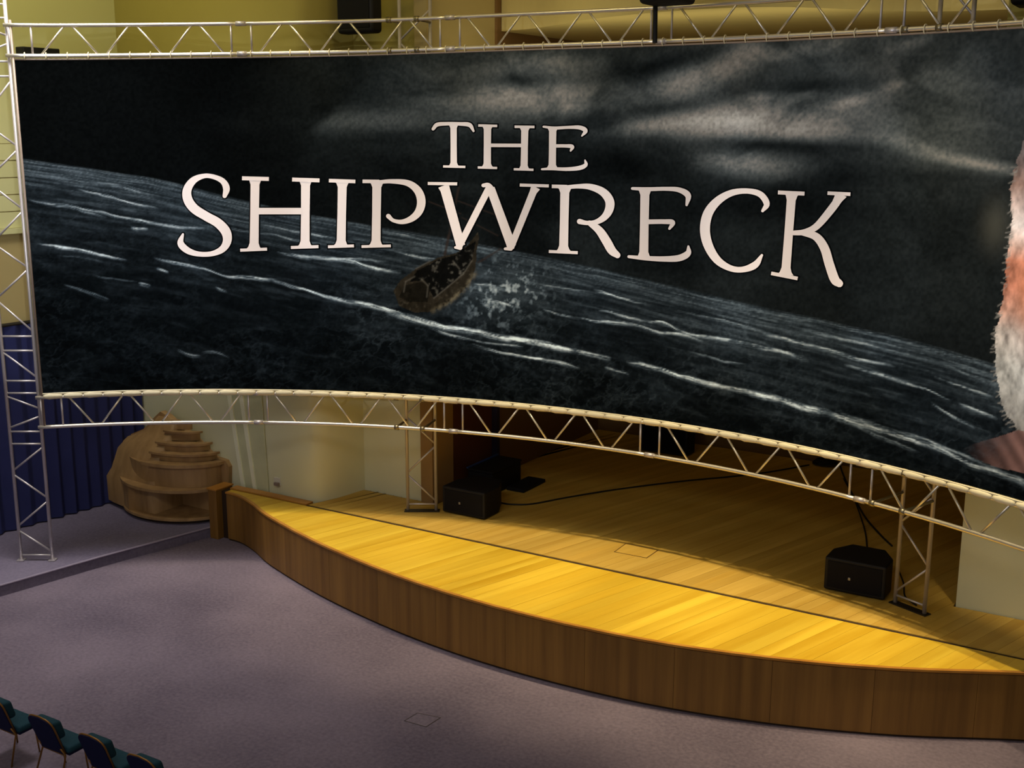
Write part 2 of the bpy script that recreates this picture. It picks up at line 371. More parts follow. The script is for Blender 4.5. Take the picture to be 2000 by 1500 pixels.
pp = obj('end_post', box(B(), -6.02, -5.87, -0.20, 0.12, 0.0, ZS+0.005, 0.006), M['veneer'], stage)
obj('cap', box(B(), -6.035, -5.855, -0.215, 0.13, ZS+0.005, ZS+0.028, 0.005), M['edge'], pp)
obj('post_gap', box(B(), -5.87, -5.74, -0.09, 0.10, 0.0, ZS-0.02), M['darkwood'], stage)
hp = [onz(px, py, ZS) for px, py in ((1200, 1078), (1222, 1062), (1285, 1075), (1263, 1090))]
tp = empty('stage_hatch', (hp[0]+hp[2])/2, 'square trap lid outlined in the worn boards behind the stage seam', 'hatch')
outline_frame('frame', hp, ZS, 0.008, plain('hatch_edge', rgb(112, 82, 32), 0.6), M['plank2'], tp)

# ------------------------------------------------------------------ curved trusses
CC = Vector((0.0, -8.94, 0)); RAD = 9.56
def arc(t, z, r=RAD): return Vector((CC.x+r*math.sin(t), CC.y+r*math.cos(t), z))
def cyl(px, py, r=RAD):
    d = ray(px, py); ox, oy = CAM.x-CC.x, CAM.y-CC.y
    a = d.x**2+d.y**2; b_ = 2*(ox*d.x+oy*d.y); c = ox*ox+oy*oy-r*r
    t = (-b_+math.sqrt(b_*b_-4*a*c))/(2*a); p = CAM+d*t
    return math.atan2(p.x-CC.x, p.y-CC.y), p.z
TL = cyl(83, 764)[0]
jb = [cyl(px, py)[0] for px, py in ((101, 800), (497, 797), (889, 815), (1279, 868), (1681, 945))]
step_ = (jb[4]-jb[0])/4
TR = jb[0]+step_*6
_to = [cyl(px, 105)[0] for px in (25, 368, 685, 897, 997, 1211, 1536, 1762, 1872, 2090)]+[1.2]
_tz = [-.062, -.024, 0, .022, .032, .032, .025, .017, .010, 0, 0]
def zo(t):
    return sum(float(np.interp(t+k*0.02, _to, _tz)) for k in range(-3, 4))/7
ZLO, ZHI = 1.925, 2.305            # bottom truss chords
ZTL, ZTU = 6.462, 6.805            # top truss chords
def truss(name, zlo, zhi, label, firstup):
    t = empty(name, arc(jb[0]+3*step_, zlo), label, 'truss', 'curved banner trusses')
    dq = 0.0126
    arc_ = arc; flat = zlo < 4
    def arc_z(t, z, r=RAD): return arc_(t, z+(0 if flat else zo(t)), r)
    for k in range(6):
        t0, t1 = jb[0]+k*step_, jb[0]+(k+1)*step_
        e0 = 0.0185 if k == 0 else 0.0
        if k == 0:
            bm = B(); tube(bm, [arc_z(t0-dq, zlo), arc_z(t0-dq, zhi)], 0.0125, 8); obj('upright', bm, M['alu2'], t, smooth=True)
        for z in (zlo, zhi):
            bm = B(); tube(bm, [arc_z(t0-e0+(t1-t0+e0)*i/16, z) for i in range(17)], 0.023, 10); obj('chord', bm, M['alu'], t, smooth=True)
        for tt in (t0+dq, t1-dq):
            bm = B(); tube(bm, [arc_z(tt, zlo), arc_z(tt, zhi)], 0.0125, 8); obj('upright', bm, M['alu2'], t, smooth=True)
        a0, a1 = t0+dq+0.005, t1-dq-0.005; nd = 6
        for i in range(nd):
            u0, u1 = a0+(a1-a0)*i/nd+0.004, a0+(a1-a0)*(i+1)/nd-0.004
            down = (i % 2 == 0) != (k in firstup)
            bm = B(); tube(bm, [arc_z(u0, zhi if down else zlo), arc_z(u1, zlo if down else zhi)], 0.0125, 8); obj('brace', bm, M['alu'], t, smooth=True)
        if k:
            for z in (zlo, zhi):
                bm = B(); tube(bm, [arc_z(t0-0.006, z), arc_z(t0+0.006, z)], 0.030, 10); obj('coupler', bm, M['alu2'], t, smooth=True)
    return t
tb = truss('curved_truss', ZLO, ZHI, 'curved aluminium ladder truss along the bottom edge of the banner', ())
tt_ = truss('curved_truss', ZTL, ZTU, 'curved aluminium ladder truss along the top edge of the banner', (0, 1))

def tower(p0, p1, zb, zt, elems, label, rods=0.022, pads=False):
    """two chords from base points p0 (left), p1 (right); elems: list of ('r'|'d', z_left, z_right)"""
    c = (Vector(p0)+Vector(p1))/2
    t = empty('truss_tower', (c.x, c.y, zb), label, 'tower', 'upright truss towers')
    for p in (p0, p1):
        bm = B(); tube(bm, [(p[0], p[1], zb+0.012), (p[0], p[1], zt)], rods, 10); obj('chord', bm, M['alu2'], t, smooth=True)
    for kind, za, zb_ in elems:
        bm = B(); tube(bm, [(p0[0], p0[1], za), (p1[0], p1[1], zb_)], 0.0125, 8); obj('rung' if kind == 'r' else 'brace', bm, M['alu2'], t, smooth=True)
    d = (Vector(p1)-Vector(p0)).normalized(); d = Vector((d.x, d.y, 0)); nrm = Vector((-d.y, d.x, 0))
    a, b_ = Vector(p0).xy, Vector(p1).xy; d2, n2 = d.xy, nrm.xy
    for e0, e1 in (((a, a), (b_, b_)) if pads else ((a, b_),)):
        q = [e0-d2*.045-n2*.05, e1+d2*.045-n2*.05, e1+d2*.045+n2*.05, e0-d2*.045+n2*.05]
        obj('base_plate', prism(B(), [(v.x, v.y) for v in q], zb, zb+0.012), M['alu2'] if pads else M['steel'], t)
    return t
# tower at the banner's left end, standing on the side platform
a = onz(42, 1094, ZP); b = onz(103, 1094, ZP)
rungs = [1084, 867, 843, 768, 744, 685, 657, 149, 120, 35, 8]
diags = [(44, 70), (112, 85), (235, 157), (235, 285), (352, 293), (354, 408), (474, 413), (474, 522), (582, 527), (588, 647), (687, 737), (774, 798), (836, 813), (919, 873), (927, 972), (1027, 979), (1036, 1077)]
el = [('r', zat(a.x, a.y, y), zat(b.x, b.y, y)) for y in rungs]+[('d', zat(a.x, a.y, y0), zat(b.x, b.y, y1)) for y0, y1 in diags]
lt = tower(a, b, ZP, 7.25, el, 'aluminium truss tower on the carpeted platform before the navy curtain', pads=True)
for z in (ZLO, ZHI, ZTL, ZTU):
    z = z+(zo(jb[0]) if z > 4 else 0); e = arc(jb[0]-0.017, z); bm = B(); tube(bm, [(b.x, b.y, z), e], 0.016, 8); obj('clamp', bm, M['clamp'], lt, smooth=True)
def leg(pa, pb, startright, label):
    a, b = onz(*pa, ZS), onz(*pb, ZS); zt = 7.35; z = ZS+0.115
    el = [('r', z-0.02, z-0.02)]; right = startright; z += 0.02
    while z+0.36 < zt-0.1:
        el.append(('d', z+0.36, z) if right else ('d', z, z+0.36)); right = not right; z += 0.385
    el.append(('r', zt-0.05, zt-0.05))
    t = tower(a, b, ZS, zt, el, label)
    for p in (a, b):
        th = math.atan2(p.x-CC.x, p.y-CC.y)
        for zz in (ZLO, ZHI, ZTL+zo(th), ZTU+zo(th)):
            bm = B(); tube(bm, [arc(th, zz, RAD+0.01), (p.x, p.y, zz)], 0.016, 8)
            tube(bm, [arc(th-0.003, zz), arc(th+0.003, zz)], 0.034, 10); obj('clamp', bm, M['clamp'], t, smooth=True)
leg((797, 998), (852, 998), True, 'aluminium truss tower on the stage beside the pilaster and left wedge speaker')
leg((1748, 1178), (1805, 1200), False, 'aluminium truss tower on the stage right next to the right wedge speaker')

# ------------------------------------------------------------------ banner with its print
ZB, ZT = 2.362, 6.415
TBR = TR-0.01
ban = empty('banner', arc((TL+TBR)/2, ZB), 'huge curved dark banner with stormy sea and white title lettering', 'banner')
_rs = np.random.RandomState(7); _lat = _rs.rand(512, 512)
def vnoise(x, y):
    xi = np.floor(x).astype(int); yi = np.floor(y).astype(int); fx = x-xi; fy = y-yi
    fx = fx*fx*(3-2*fx); fy = fy*fy*(3-2*fy)
    g = lambda i, j: _lat[i % 512, j % 512]
    return (g(xi, yi)*(1-fx)+g(xi+1, yi)*fx)*(1-fy)+(g(xi, yi+1)*(1-fx)+g(xi+1, yi+1)*fx)*fy
def fbm(x, y, o=4):
    s = 0; a = 0.5; t = 0
    for k in range(o):
        s = s+a*vnoise(x+17.3*k, y+9.1*k); t += a; a *= 0.55; x = x*2.03; y = y*2.03
    return s/t
def bsz(px, py):
    th, z = cyl(px, py); return RAD*th, z
def lin(r, g, b_): return np.array([s2l(r), s2l(g), s2l(b_)])

tv = cyl(2085, 700)[0]             # fine mesh for what can be seen, coarse beyond
cols = np.concatenate([np.linspace(TL, tv, 1150), np.linspace(tv, TBR, 120)[1:]])
rows = np.linspace(ZB, ZT, 400)
S, V_ = np.meshgrid(cols*RAD, np.linspace(0, 1, 400))
Z = ZB+V_*(ZT+np.array([zo(t) for t in cols])[None, :]-ZB)
pxm = np.array([bsz(x, 400) for x in range(-200, 2400, 50)]); 
def blob(px, py, rx, ry, rot=0.0):
    s0, z0 = bsz(px, py); sx = abs(bsz(px+rx, py)[0]-bsz(px-rx, py)[0])/2; zz = abs(bsz(px, py+ry)[1]-bsz(px, py-ry)[1])/2
    dx, dy = (S-s0), (Z-z0); c, s_ = math.cos(rot), math.sin(rot)
    u = (dx*c+dy*s_)/sx; v = (-dx*s_+dy*c)/zz
    return np.exp(-(u*u+v*v))
# --- sky
wx = fbm(S*0.9+3, Z*1.6, 3)-0.5; wz = fbm(S*0.9+40, Z*1.6+8, 3)-0.5
cl = fbm((S+wx*1.5)*1.15+5, (Z+wz*0.9)*2.4+2, 5)
grain = fbm(S*36, Z*36, 2)-0.5
s_l, s_r = bsz(430, 300)[0], bsz(1150, 200)[0]
lift = np.clip((S-s_l)/(s_r-s_l), 0, 1); lift = lift*lift*(3-2*lift)
up = np.clip((Z-bsz(1200, 400)[1])/(bsz(1200, 100)[1]-bsz(1200, 400)[1]), 0, 1)
right = np.clip((S-bsz(1500, 300)[0])/(bsz(1850, 300)[0]-bsz(1500, 300)[0]), 0, 1)
val = 0.0030+lift*(0.008+up*0.036)*(0.5+1.0*np.clip((cl-0.32)/0.4, 0, 1))+right*up*0.010+right*0.004
blobs = [(1030, 190, 130, 22, .05, .62), (1060, 122, 70, 24, 0, .36), (920, 150, 120, 26, 0, .12), (770, 235, 170, 18, .02, .16), (1475, 235, 150, 28, .02, .80), (1395, 240, 70, 24, .1, .45), (1435, 118, 62, 24, .4, .62),
         (1345, 160, 62, 26, .25, .72), (1575, 94, 60, 14, .15, .66), (1460, 321, 95, 18, -.06, .62), (1485, 190, 34, 8, .1, .40), (1565, 187, 28, 8, .15, .35), (1655, 200, 36, 9, .15, .50), (1755, 166, 28, 9, .2, .40), (1785, 84, 36, 10, .2, .40),
         (1920, 322, 90, 9, -.12, .40), (1280, 245, 80, 13, .1, .42), (1570, 258, 100, 14, -.03, .32), (1800, 290, 110, 12, -.2, .22), (1790, 190, 170, 70, 0, .12), (1130, 215, 70, 14, 0, .35)]
for px, py, rx, ry, ro, k in blobs:
    val = val+0.25*k*blob(px, py, rx*1.08, ry*1.12, ro)*(0.22+1.25*np.clip((cl-0.33)/0.3, 0, 1))
for px, py, rx, ry, ro, k in [(1285, 128, 120, 20, .18, .75), (1285, 212, 110, 17, .1, .7), (1525, 284, 160, 13, -.03, .75), (1590, 168, 120, 19, .05, .7), (1250, 320, 170, 45, 0, .7), (1015, 155, 80, 11, 0, .55), (1650, 345, 130, 28, 0, .6), (1180, 100, 40, 12, 0, .3), (1500, 400, 300, 40, 0, .5)]:
    val = val*(1-k*blob(px, py, rx, ry, ro))
val = np.clip(val*(1+0.75*grain), 0.0012, 1)
warm = np.clip(val*4.5, 0, 1)[..., None]
sky = val[..., None]*(np.array([0.78, 1.0, 1.08])*(1-warm)+np.array([1.04, 1.0, 0.93])*warm)
# --- sea
hz = [bsz(*p) for p in ((45, 308), (140, 322), (300, 347), (430, 380), (600, 418), (900, 470), (1100, 508), (1300, 555), (1500, 600), (1800, 668), (1950, 712), (2200, 775))]
zh = np.interp(S, [h[0] for h in hz], [h[1] for h in hz])+0.03*(fbm(S*1.5, S*0+3, 3)-0.5)
dz = zh-Z
sea_m = np.clip(dz/0.03, 0, 1)
dzp = np.clip(dz, 0, 9); wv = np.log(dzp+0.16)
slope = 0.10*S
n1 = fbm(S*0.9+2, wv*9+slope, 4); n2 = fbm(S*2.6+31, wv*17+slope*2, 4); n3 = fbm(S*7.0+dzp*5, Z*8.0+7+S*1.5, 5)
haze = np.exp(-dzp/0.42)
seav = 0.0036+0.062*haze*(0.3+1.0*n1)*(0.35+1.3*np.clip((n2-0.3)*2, 0, 1))+0.050*np.clip(n2-0.52, 0, 1)*(0.35+2.2*haze)+(0.034*np.clip(1-np.abs(n3-0.5)*11, 0, 1)**2*fbm(S*4+9, Z*5+2, 3)+0.030*np.clip(fbm(S*14+Z*9, Z*14-S*6, 3)-0.5, 0, 1)+0.035*np.clip(n3-0.56, 0, 1))*np.clip(0.2+1.6*(fbm(S*0.9+60, Z*1.2, 2)-0.2), 0, 1.4)
ridge = np.clip(1-np.abs(n1-0.52)*26, 0, 1)*np.clip((n2-0.42)*4, 0, 1)
seav = seav+0.055*ridge*(0.12+1.0*haze)
fine = fbm(S*11, Z*11+S*2, 3)
def foam(pts, wpx, inten, seed, brk=0.45):
    q = np.array(cr([bsz(*p) for p in pts], 6)); s0, s1 = q[0, 0], q[-1, 0]
    c0, c1 = np.searchsorted(S[0], [s0, s1])
    if c1-c0 < 2: return
    zt_, zb_ = q[:, 1].max()+0.25, q[:, 1].min()-0.25
    r0, r1 = max(0, int((zb_-ZB)/(ZT-ZB)*400)-4), min(400, int((zt_-ZB)/(ZT-ZB)*400)+8)
    s, z, fi = S[r0:r1, c0:c1], Z[r0:r1, c0:c1], fine[r0:r1, c0:c1]; x = S[0, c0:c1]
    zc = np.interp(x, q[:, 0], q[:, 1])+0.05*(fbm(x*3.3+seed, x*0+seed, 4)-0.5)
    el_ = min(0.25, (s1-s0)/3); ends = np.clip((x-s0)/el_, 0, 1)*np.clip((s1-x)/el_, 0, 1)
    wd = wpx/165.0*(0.45+1.1*fbm(x*1.7+seed*3, x*0+1, 3))
    d = z-zc[None, :]
    prof = np.exp(-(np.where(d > 0, d/(wd*0.5), d/(wd*1.2)))**2)*(0.12+1.35*np.clip((fbm(s*5.5+seed, d*80+seed*5, 3)-0.3)*2.6, 0, 1))*(0.45+0.9*fi)
    br = np.clip((fbm(x*1.9+seed*7.7, x*0+4, 4)-brk+0.22)*3.4, 0.05, 1.25)
    seav[r0:r1, c0:c1] += (ends*br)[None, :]*prof*inten
foam([(55, 389), (101, 397), (147, 404), (193, 412), (239, 423), (285, 430), (340, 440), (400, 444)], 2.6, 0.34, 3, 0.3)
foam([(120, 398), (170, 415), (210, 425)], 2, 0.16, 4, 0.3)
foam([(212, 361), (255, 370), (298, 378)], 2, 0.22, 5, 0.2)
foam([(147, 367), (193, 377), (236, 389), (273, 400), (310, 409)], 2.2, 0.3, 6, 0.25)
foam([(60, 340), (160, 352), (260, 365), (340, 385)], 1.8, 0.1, 7, 0.4)
foam([(400, 440), (460, 448), (540, 460), (640, 480)], 2.2, 0.22, 8, 0.35)
foam([(430, 425), (520, 440), (620, 458), (740, 482)], 2, 0.2, 9, 0.4)
foam([(65, 475), (117, 482), (163, 489), (199, 496), (249, 506)], 2.4, 0.42, 10, 0.25)
foam([(110, 497), (160, 503), (205, 512)], 1.8, 0.16, 11, 0.3)
foam([(300, 505), (331, 509), (371, 518), (408, 527), (448, 538), (485, 541), (545, 549)], 2.4, 0.42, 12, 0.25)
foam([(255, 443), (270, 446), (290, 446)], 2.4, 0.4, 13, 0.1)
foam([(305, 524), (316, 527), (330, 531)], 2.4, 0.4, 14, 0.1)
foam([(270, 552), (281, 554), (295, 557)], 2.6, 0.3, 15, 0.1)
foam([(124, 554), (165, 566), (215, 585)], 2.6, 0.2, 16, 0.2)
foam([(345, 681), (366, 689), (392, 694)], 2.8, 0.34, 17, 0.1)
foam([(392, 690), (420, 688), (450, 697)], 2.4, 0.16, 18, 0.2)
foam([(420, 560), (430, 565), (444, 570)], 2.4, 0.26, 19, 0.1)
foam([(180, 535), (230, 545), (270, 552)], 1.8, 0.12, 20, 0.3)
foam([(540, 490), (592, 499), (638, 504), (687, 510), (736, 522), (785, 532)], 3, 0.4, 21, 0.25)
foam([(640, 500), (700, 505), (760, 512)], 2.2, 0.26, 22, 0.3)
foam([(770, 492), (813, 499), (852, 505)], 2.6, 0.36, 23, 0.2)
foam([(530, 548), (592, 564), (645, 580), (697, 588), (750, 602), (792, 615)], 3, 0.62, 24, 0.12)
foam([(780, 612), (837, 629), (890, 639), (942, 650), (995, 660), (1047, 667), (1100, 678), (1152, 690), (1195, 700)], 4.4, 0.7, 25, 0.1)
foam([(750, 606), (800, 622), (850, 636), (905, 648)], 4, 0.34, 26, 0.2)
foam([(837, 639), (890, 655), (942, 667), (1023, 678)], 2.2, 0.34, 27, 0.25)
foam([(920, 670), (960, 683), (1012, 692), (1065, 702), (1135, 719)], 2.8, 0.44, 28, 0.2)
foam([(1180, 715), (1205, 723), (1230, 732)], 2.4, 0.34, 29, 0.2)
foam([(925, 553), (967, 560), (1000, 567)], 2.6, 0.5, 30, 0.1)
foam([(940, 582), (980, 590), (1010, 600)], 2.2, 0.36, 31, 0.2)
foam([(1060, 605), (1089, 613), (1135, 620), (1187, 629), (1240, 634)], 2.4, 0.42, 32, 0.25)
foam([(1160, 566), (1200, 578), (1242, 589)], 2, 0.24, 33, 0.3)
foam([(1168, 605), (1210, 613), (1240, 620)], 2, 0.26, 34, 0.3)
foam([(1000, 540), (1080, 558), (1180, 575), (1280, 600)], 2, 0.16, 35, 0.4)
foam([(600, 420), (700, 440), (800, 462), (900, 490)], 2.2, 0.12, 36, 0.4)
foam([(1222, 706), (1280, 718), (1340, 736), (1400, 752), (1460, 764), (1520, 778), (1580, 794), (1625, 804)], 3.8, 0.56, 37, 0.1)
foam([(1612, 800), (1660, 818), (1720, 836), (1780, 858), (1840, 876), (1900, 904), (1960, 924), (2060, 965)], 3.6, 0.44, 38, 0.12)
foam([(1640, 806), (1700, 824), (1780, 850), (1860, 880), (1960, 916)], 2, 0.26, 39, 0.25)
foam([(1200, 614), (1260, 626), (1300, 632), (1340, 650), (1400, 660), (1480, 674), (1540, 690), (1582, 703)], 2.2, 0.44, 40, 0.2)
foam([(1200, 622), (1248, 636), (1288, 650), (1328, 652), (1376, 666)], 1.9, 0.34, 41, 0.25)
foam([(1488, 652), (1560, 668), (1620, 682), (1680, 700), (1752, 716)], 2.4, 0.34, 42, 0.25)
foam([(1648, 710), (1720, 732), (1808, 760), (1858, 781)], 1.8, 0.36, 43, 0.2)
foam([(1824, 734), (1880, 756), (1945, 776)], 1.9, 0.36, 44, 0.15)
foam([(1872, 784), (1912, 800), (1950, 817)], 1.9, 0.4, 45, 0.1)
foam([(1816, 784), (1860, 812), (1906, 839)], 1.7, 0.32, 46, 0.15)
foam([(1668, 832), (1720, 852), (1800, 884)], 2, 0.2, 47, 0.25)
foam([(1300, 600), (1420, 628), (1500, 645)], 1.9, 0.16, 48, 0.4)
foam([(1560, 640), (1700, 675), (1840, 712), (1930, 745)], 1.9, 0.14, 49, 0.4)
foam([(1340, 685), (1400, 700), (1460, 712)], 1.8, 0.14, 50, 0.4)
# spray beside the ship
sp = blob(1000, 555, 60, 38)+0.6*blob(965, 600, 55, 40)
seav = seav+sp*(0.05*fbm(S*5, Z*5, 3)+0.42*np.clip((fbm(S*17+3, Z*17, 3)-0.55)*3.6, 0, 1))
# low swell darkens towards the front
seav = np.clip(seav*(1+0.7*grain), 0.0014, 1)
k = np.clip(seav*3.0, 0, 1)[..., None]
sea = seav[..., None]*(np.array([0.68, 0.96, 1.20])*(1-k)+np.array([0.85, 1.0, 1.05])*k)
img = sky*(1-sea_m[..., None])+sea*sea_m[..., None]
# --- polygon masks
def inside(pts):
    P = np.array([bsz(*p) for p in pts]); m = np.zeros(S.shape, bool); n = len(P)
    bx = (S >= P[:, 0].min()) & (S <= P[:, 0].max()) & (Z >= P[:, 1].min()) & (Z <= P[:, 1].max())
    idx = np.where(bx); s, z = S[idx], Z[idx]; r = np.zeros(s.shape, bool)
    for i in range(n):
        (x0, y0), (x1, y1) = P[i], P[(i+1) % n]
        if y0 == y1: continue
        c = ((y0 > z) != (y1 > z)) & (s < (x1-x0)*(z-y0)/(y1-y0)+x0)
        r ^= c
    m[idx] = r; return m
def segdist(p, q):
    a_ = np.array(bsz(*p)); b2 = np.array(bsz(*q)); d = b2-a_; t = np.clip(((S-a_[0])*d[0]+(Z-a_[1])*d[1])/(d@d), 0, 1)
    return np.hypot(S-a_[0]-t*d[0], Z-a_[1]-t*d[1])
def put(mask, colr, alpha=1.0):
    global img
    a_ = (mask*alpha)[..., None]; img = img*(1-a_)+np.asarray(colr)*a_
# --- ship in the trough
c6 = lambda x, y: (650+x/4.0, 350+y/4.0)
for p, q, wd in (((985, 60), (880, 590), 2.2), ((750, 175), (1000, 270), 1.2), ((980, 170), (1330, 300), 1.2), ((1010, 300), (1290, 440), 1.2), ((1310, 545), (1140, 650), 2.4), ((905, 440), (870, 600), 2.2)):
    put(np.exp(-(segdist(c6(*p), c6(*q))/(wd/165.0))**2), lin(46, 38, 34), 0.75)
hull = inside([c6(*p) for p in ((1135, 410), (1142, 460), (1125, 560), (1118, 680), (1090, 780), (1010, 880), (890, 975), (770, 1035), (640, 1042), (520, 990), (475, 870), (530, 790), (650, 700), (830, 610), (960, 580), (1060, 510))])
hn = fbm(S*13+2, Z*13, 4); hn2 = fbm(S*26+9, Z*26, 3)
hn = fbm(S*20+2, Z*20, 4)
hullc = lin(40, 36, 29)*(0.35+1.1*hn[..., None])+lin(110, 104, 88)*np.clip(hn2-0.60, 0, 1)[..., None]*0.8
put(hull.astype(float), hullc)
deck = inside([c6(*p) for p in ((1120, 480), (1085, 640), (1020, 740), (900, 840), (790, 930), (720, 790), (600, 800), (660, 715), (830, 625), (960, 592), (1060, 520))])
put(deck.astype(float), lin(13, 13, 12)*(0.5+hn[..., None])+lin(140, 136, 124)*(np.clip(hn-0.60, 0, 1)*1.3)[..., None])
stern = inside([c6(*p) for p in ((560, 830), (700, 800), (760, 860), (740, 960), (600, 960), (520, 920))])
put(stern.astype(float), lin(16, 15, 12)*(0.5+hn[..., None]), 0.8)
for p, q in (((1112, 730), (1040, 850)), ((1040, 850), (900, 965)), ((900, 965), (780, 1030))):
    put(np.exp(-(segdist(c6(*p), c6(*q))/0.028)**2)*np.clip((hn2-0.25)*2, 0, 1), lin(112, 104, 84), 0.7)
for p, q in (((555, 880), (570, 800)), ((570, 800), (640, 760)), ((700, 790), (745, 830)), ((745, 830), (735, 920)), ((940, 640), (990, 700)), ((650, 700), (760, 640)), ((790, 930), (900, 840)), ((900, 840), (1020, 740)), ((1020, 740), (1085, 640))):
    put(np.exp(-(segdist(c6(*p), c6(*q))/0.009)**2), lin(112, 108, 98), 0.3)
# --- man in the print at the right edge: hair, brow, cheek, beard, collar
fo = [(2035, 225), (2003, 262), (1985, 320), (1975, 372), (1976, 444), (1969, 493), (1964, 547), (1954, 605), (1944, 654), (1944, 717), (1951, 766), (1967, 810), (1990, 842), (2040, 870), (2120, 880), (2240, 840), (2300, 700), (2310, 450), (2260, 270), (2150, 200)]
jit = 0.05*(fbm(S*9, Z*22, 3)-0.5)
S0 = S; S = S+jit; face = inside(fo).astype(float); S = S0
put(blob(1945, 440, 26, 45)*0.5, lin(88, 88, 80))
beard_n = fbm(S*16+Z*4, Z*9-S*5, 4)
yv = lambda y: bsz(1990, y)[1]
zf = [yv(y) for y in (880, 800, 720, 650, 610, 560, 510, 480, 440, 400, 360, 300, 230)]
fc = np.array([lin(*c) for c in ((150, 146, 142), (168, 166, 162), (196, 195, 190), (190, 178, 170), (196, 150, 132), (196, 128, 104), (208, 136, 110), (226, 190, 176), (240, 228, 224), (206, 184, 178), (150, 122, 112), (128, 118, 118), (110, 104, 106))])
fcol = np.stack([np.interp(Z, zf, fc[:, i]) for i in range(3)], -1)*(0.35+1.15*np.clip((beard_n-0.15)*1.5, 0, 1))[..., None]
cheek = blob(2030, 560, 34, 95)
fcol = fcol*(1-0.75*cheek[..., None])+lin(206, 128, 84)*0.75*cheek[..., None]
put(face, fcol)
_hr = random.Random(3); edge_f = fo[2:13]
for _ in range(70):
    t_ = _hr.random()*(len(edge_f)-1.001); i_ = int(t_); f_ = t_-i_
    ex = edge_f[i_][0]*(1-f_)+edge_f[i_+1][0]*f_+3; ey = edge_f[i_][1]*(1-f_)+edge_f[i_+1][1]*f_
    put(np.exp(-(segdist((ex+2, ey), (ex-4-9*_hr.random(), ey-4+14*_hr.random()))/0.0055)**2), lin(150, 147, 142), 0.55)
coll = inside([(1988, 840), (1960, 850), (1905, 866), (1882, 876), (1905, 896), (1945, 912), (2000, 924), (2090, 935), (2090, 868)]).astype(float)
cn = 0.55+0.6*np.sin((S*0.8+Z*0.75)*38+2*fbm(S*3, Z*3, 2))*0.35+0.3*fbm(S*10, Z*10, 3)
fadeL = np.clip((S-bsz(1885, 880)[0])/0.55, 0.05, 1)
put(coll*fadeL**1.5, lin(160, 122, 116)*cn[..., None])
# dark rim at the top and bottom of the print
img = np.clip(img, 0.0012, 1)

def banner_mesh():
    nr, nc = S.shape; off = -0.004
    TH = S/RAD; base = worldloc(ban)
    co = np.empty((nr*nc, 3), np.float32)
    co[:, 0] = (CC.x+(RAD+off)*np.sin(TH)-base.x).ravel(); co[:, 1] = (CC.y+(RAD+off)*np.cos(TH)-base.y).ravel(); co[:, 2] = (Z-base.z).ravel()
    i = np.arange((nr-1)*(nc-1)); r, c = i//(nc-1), i % (nc-1); v0 = r*nc+c
    quads = np.stack([v0, v0+1, v0+nc+1, v0+nc], 1).astype(np.int32)
    me = bpy.data.meshes.new('printed_cloth'); nq = len(quads)
    me.vertices.add(nr*nc); me.vertices.foreach_set('co', co.ravel())
    me.loops.add(nq*4); me.loops.foreach_set('vertex_index', quads.ravel())
    me.polygons.add(nq); me.polygons.foreach_set('loop_start', np.arange(nq, dtype=np.int32)*4)
    me.polygons.foreach_set('use_smooth', np.ones(nq, bool))
    at = me.attributes.new('print', 'FLOAT_COLOR', 'POINT')
    at.data.foreach_set('color', np.concatenate([img.reshape(-1, 3), np.ones((nr*nc, 1))], 1).astype(np.float32).ravel())
    me.update(calc_edges=True); me.materials.append(M['banner'])
    o = bpy.data.objects.new('printed_cloth', me); COL.objects.link(o); o.parent = ban
banner_mesh()
# plain dark back of the cloth
bm = B(); n = 60
fr = [(arc(TL+(TBR-TL)*i/n, ZB, RAD+0.004), arc(TL+(TBR-TL)*i/n, ZT+zo(TL+(TBR-TL)*i/n), RAD+0.004)) for i in range(n+1)]
vv = [(bm.verts.new(a_), bm.verts.new(b_)) for a_, b_ in fr]
for i in range(n): bm.faces.new((vv[i][0], vv[i+1][0], vv[i+1][1], vv[i][1]))
obj('cloth_back', bm, plain('cloth_back', rgb(40, 42, 46), 0.9), ban, smooth=True)

# lettering: strokes (x, y, width) traced on the print, laid on the cloth
def strokes_mesh(strokes, cv, sc, grow, back):
    bm = B()
    for si, (kind, pts) in enumerate(strokes):
        P = [(*cv(p[0], p[1]), p[2]/sc+grow) for p in pts]
        if grow and kind == 'l':
            for e_, f_ in ((0, 1), (-1, -2)):
                dx_, dy_ = P[e_][0]-P[f_][0], P[e_][1]-P[f_][1]; h_ = math.hypot(dx_, dy_); P[e_] = (P[e_][0]+dx_/h_*grow/2, P[e_][1]+dy_/h_*grow/2, P[e_][2])
        if kind == 'c': P = cr(P, 7)
        P = [np.array(p, float) for p in P]; m = len(P); Lp, Rp = [], []
        for i in range(m):
            d = P[min(i+1, m-1)][:2]-P[max(i-1, 0)][:2]; d = d/max(1e-6, np.hypot(*d)); nrm = np.array([-d[1], d[0]])*P[i][2]/2
            Lp.append(P[i][:2]+nrm); Rp.append(P[i][:2]-nrm)
        off = RAD-0.014-0.0006*si+back*1.35
        if kind == 'c':      # round the stroke ends
            for pos, lst in ((0, -1), (m-1, 1)):
                d = (P[1]-P[0])[:2] if pos == 0 else (P[-1]-P[-2])[:2]; d = d/max(1e-6, np.hypot(*d)); ww = P[pos][2]/2
                ang0 = math.atan2(d[1], d[0]); f = []
                for k_ in range(10):
                    a_ = k_*2*math.pi/10; th, z = cyl(P[pos][0]+ww*math.cos(a_), P[pos][1]+ww*math.sin(a_)); f.append(bm.verts.new(arc(th, z, off-0.0003)))
                bm.faces.new(f)
        va = [bm.verts.new(arc(*cyl(*p), off)) for p in Lp]; vb = [bm.verts.new(arc(*cyl(*p), off)) for p in Rp]
        for i in range(m-1): bm.faces.new((va[i], va[i+1], vb[i+1], vb[i]))
    return bm
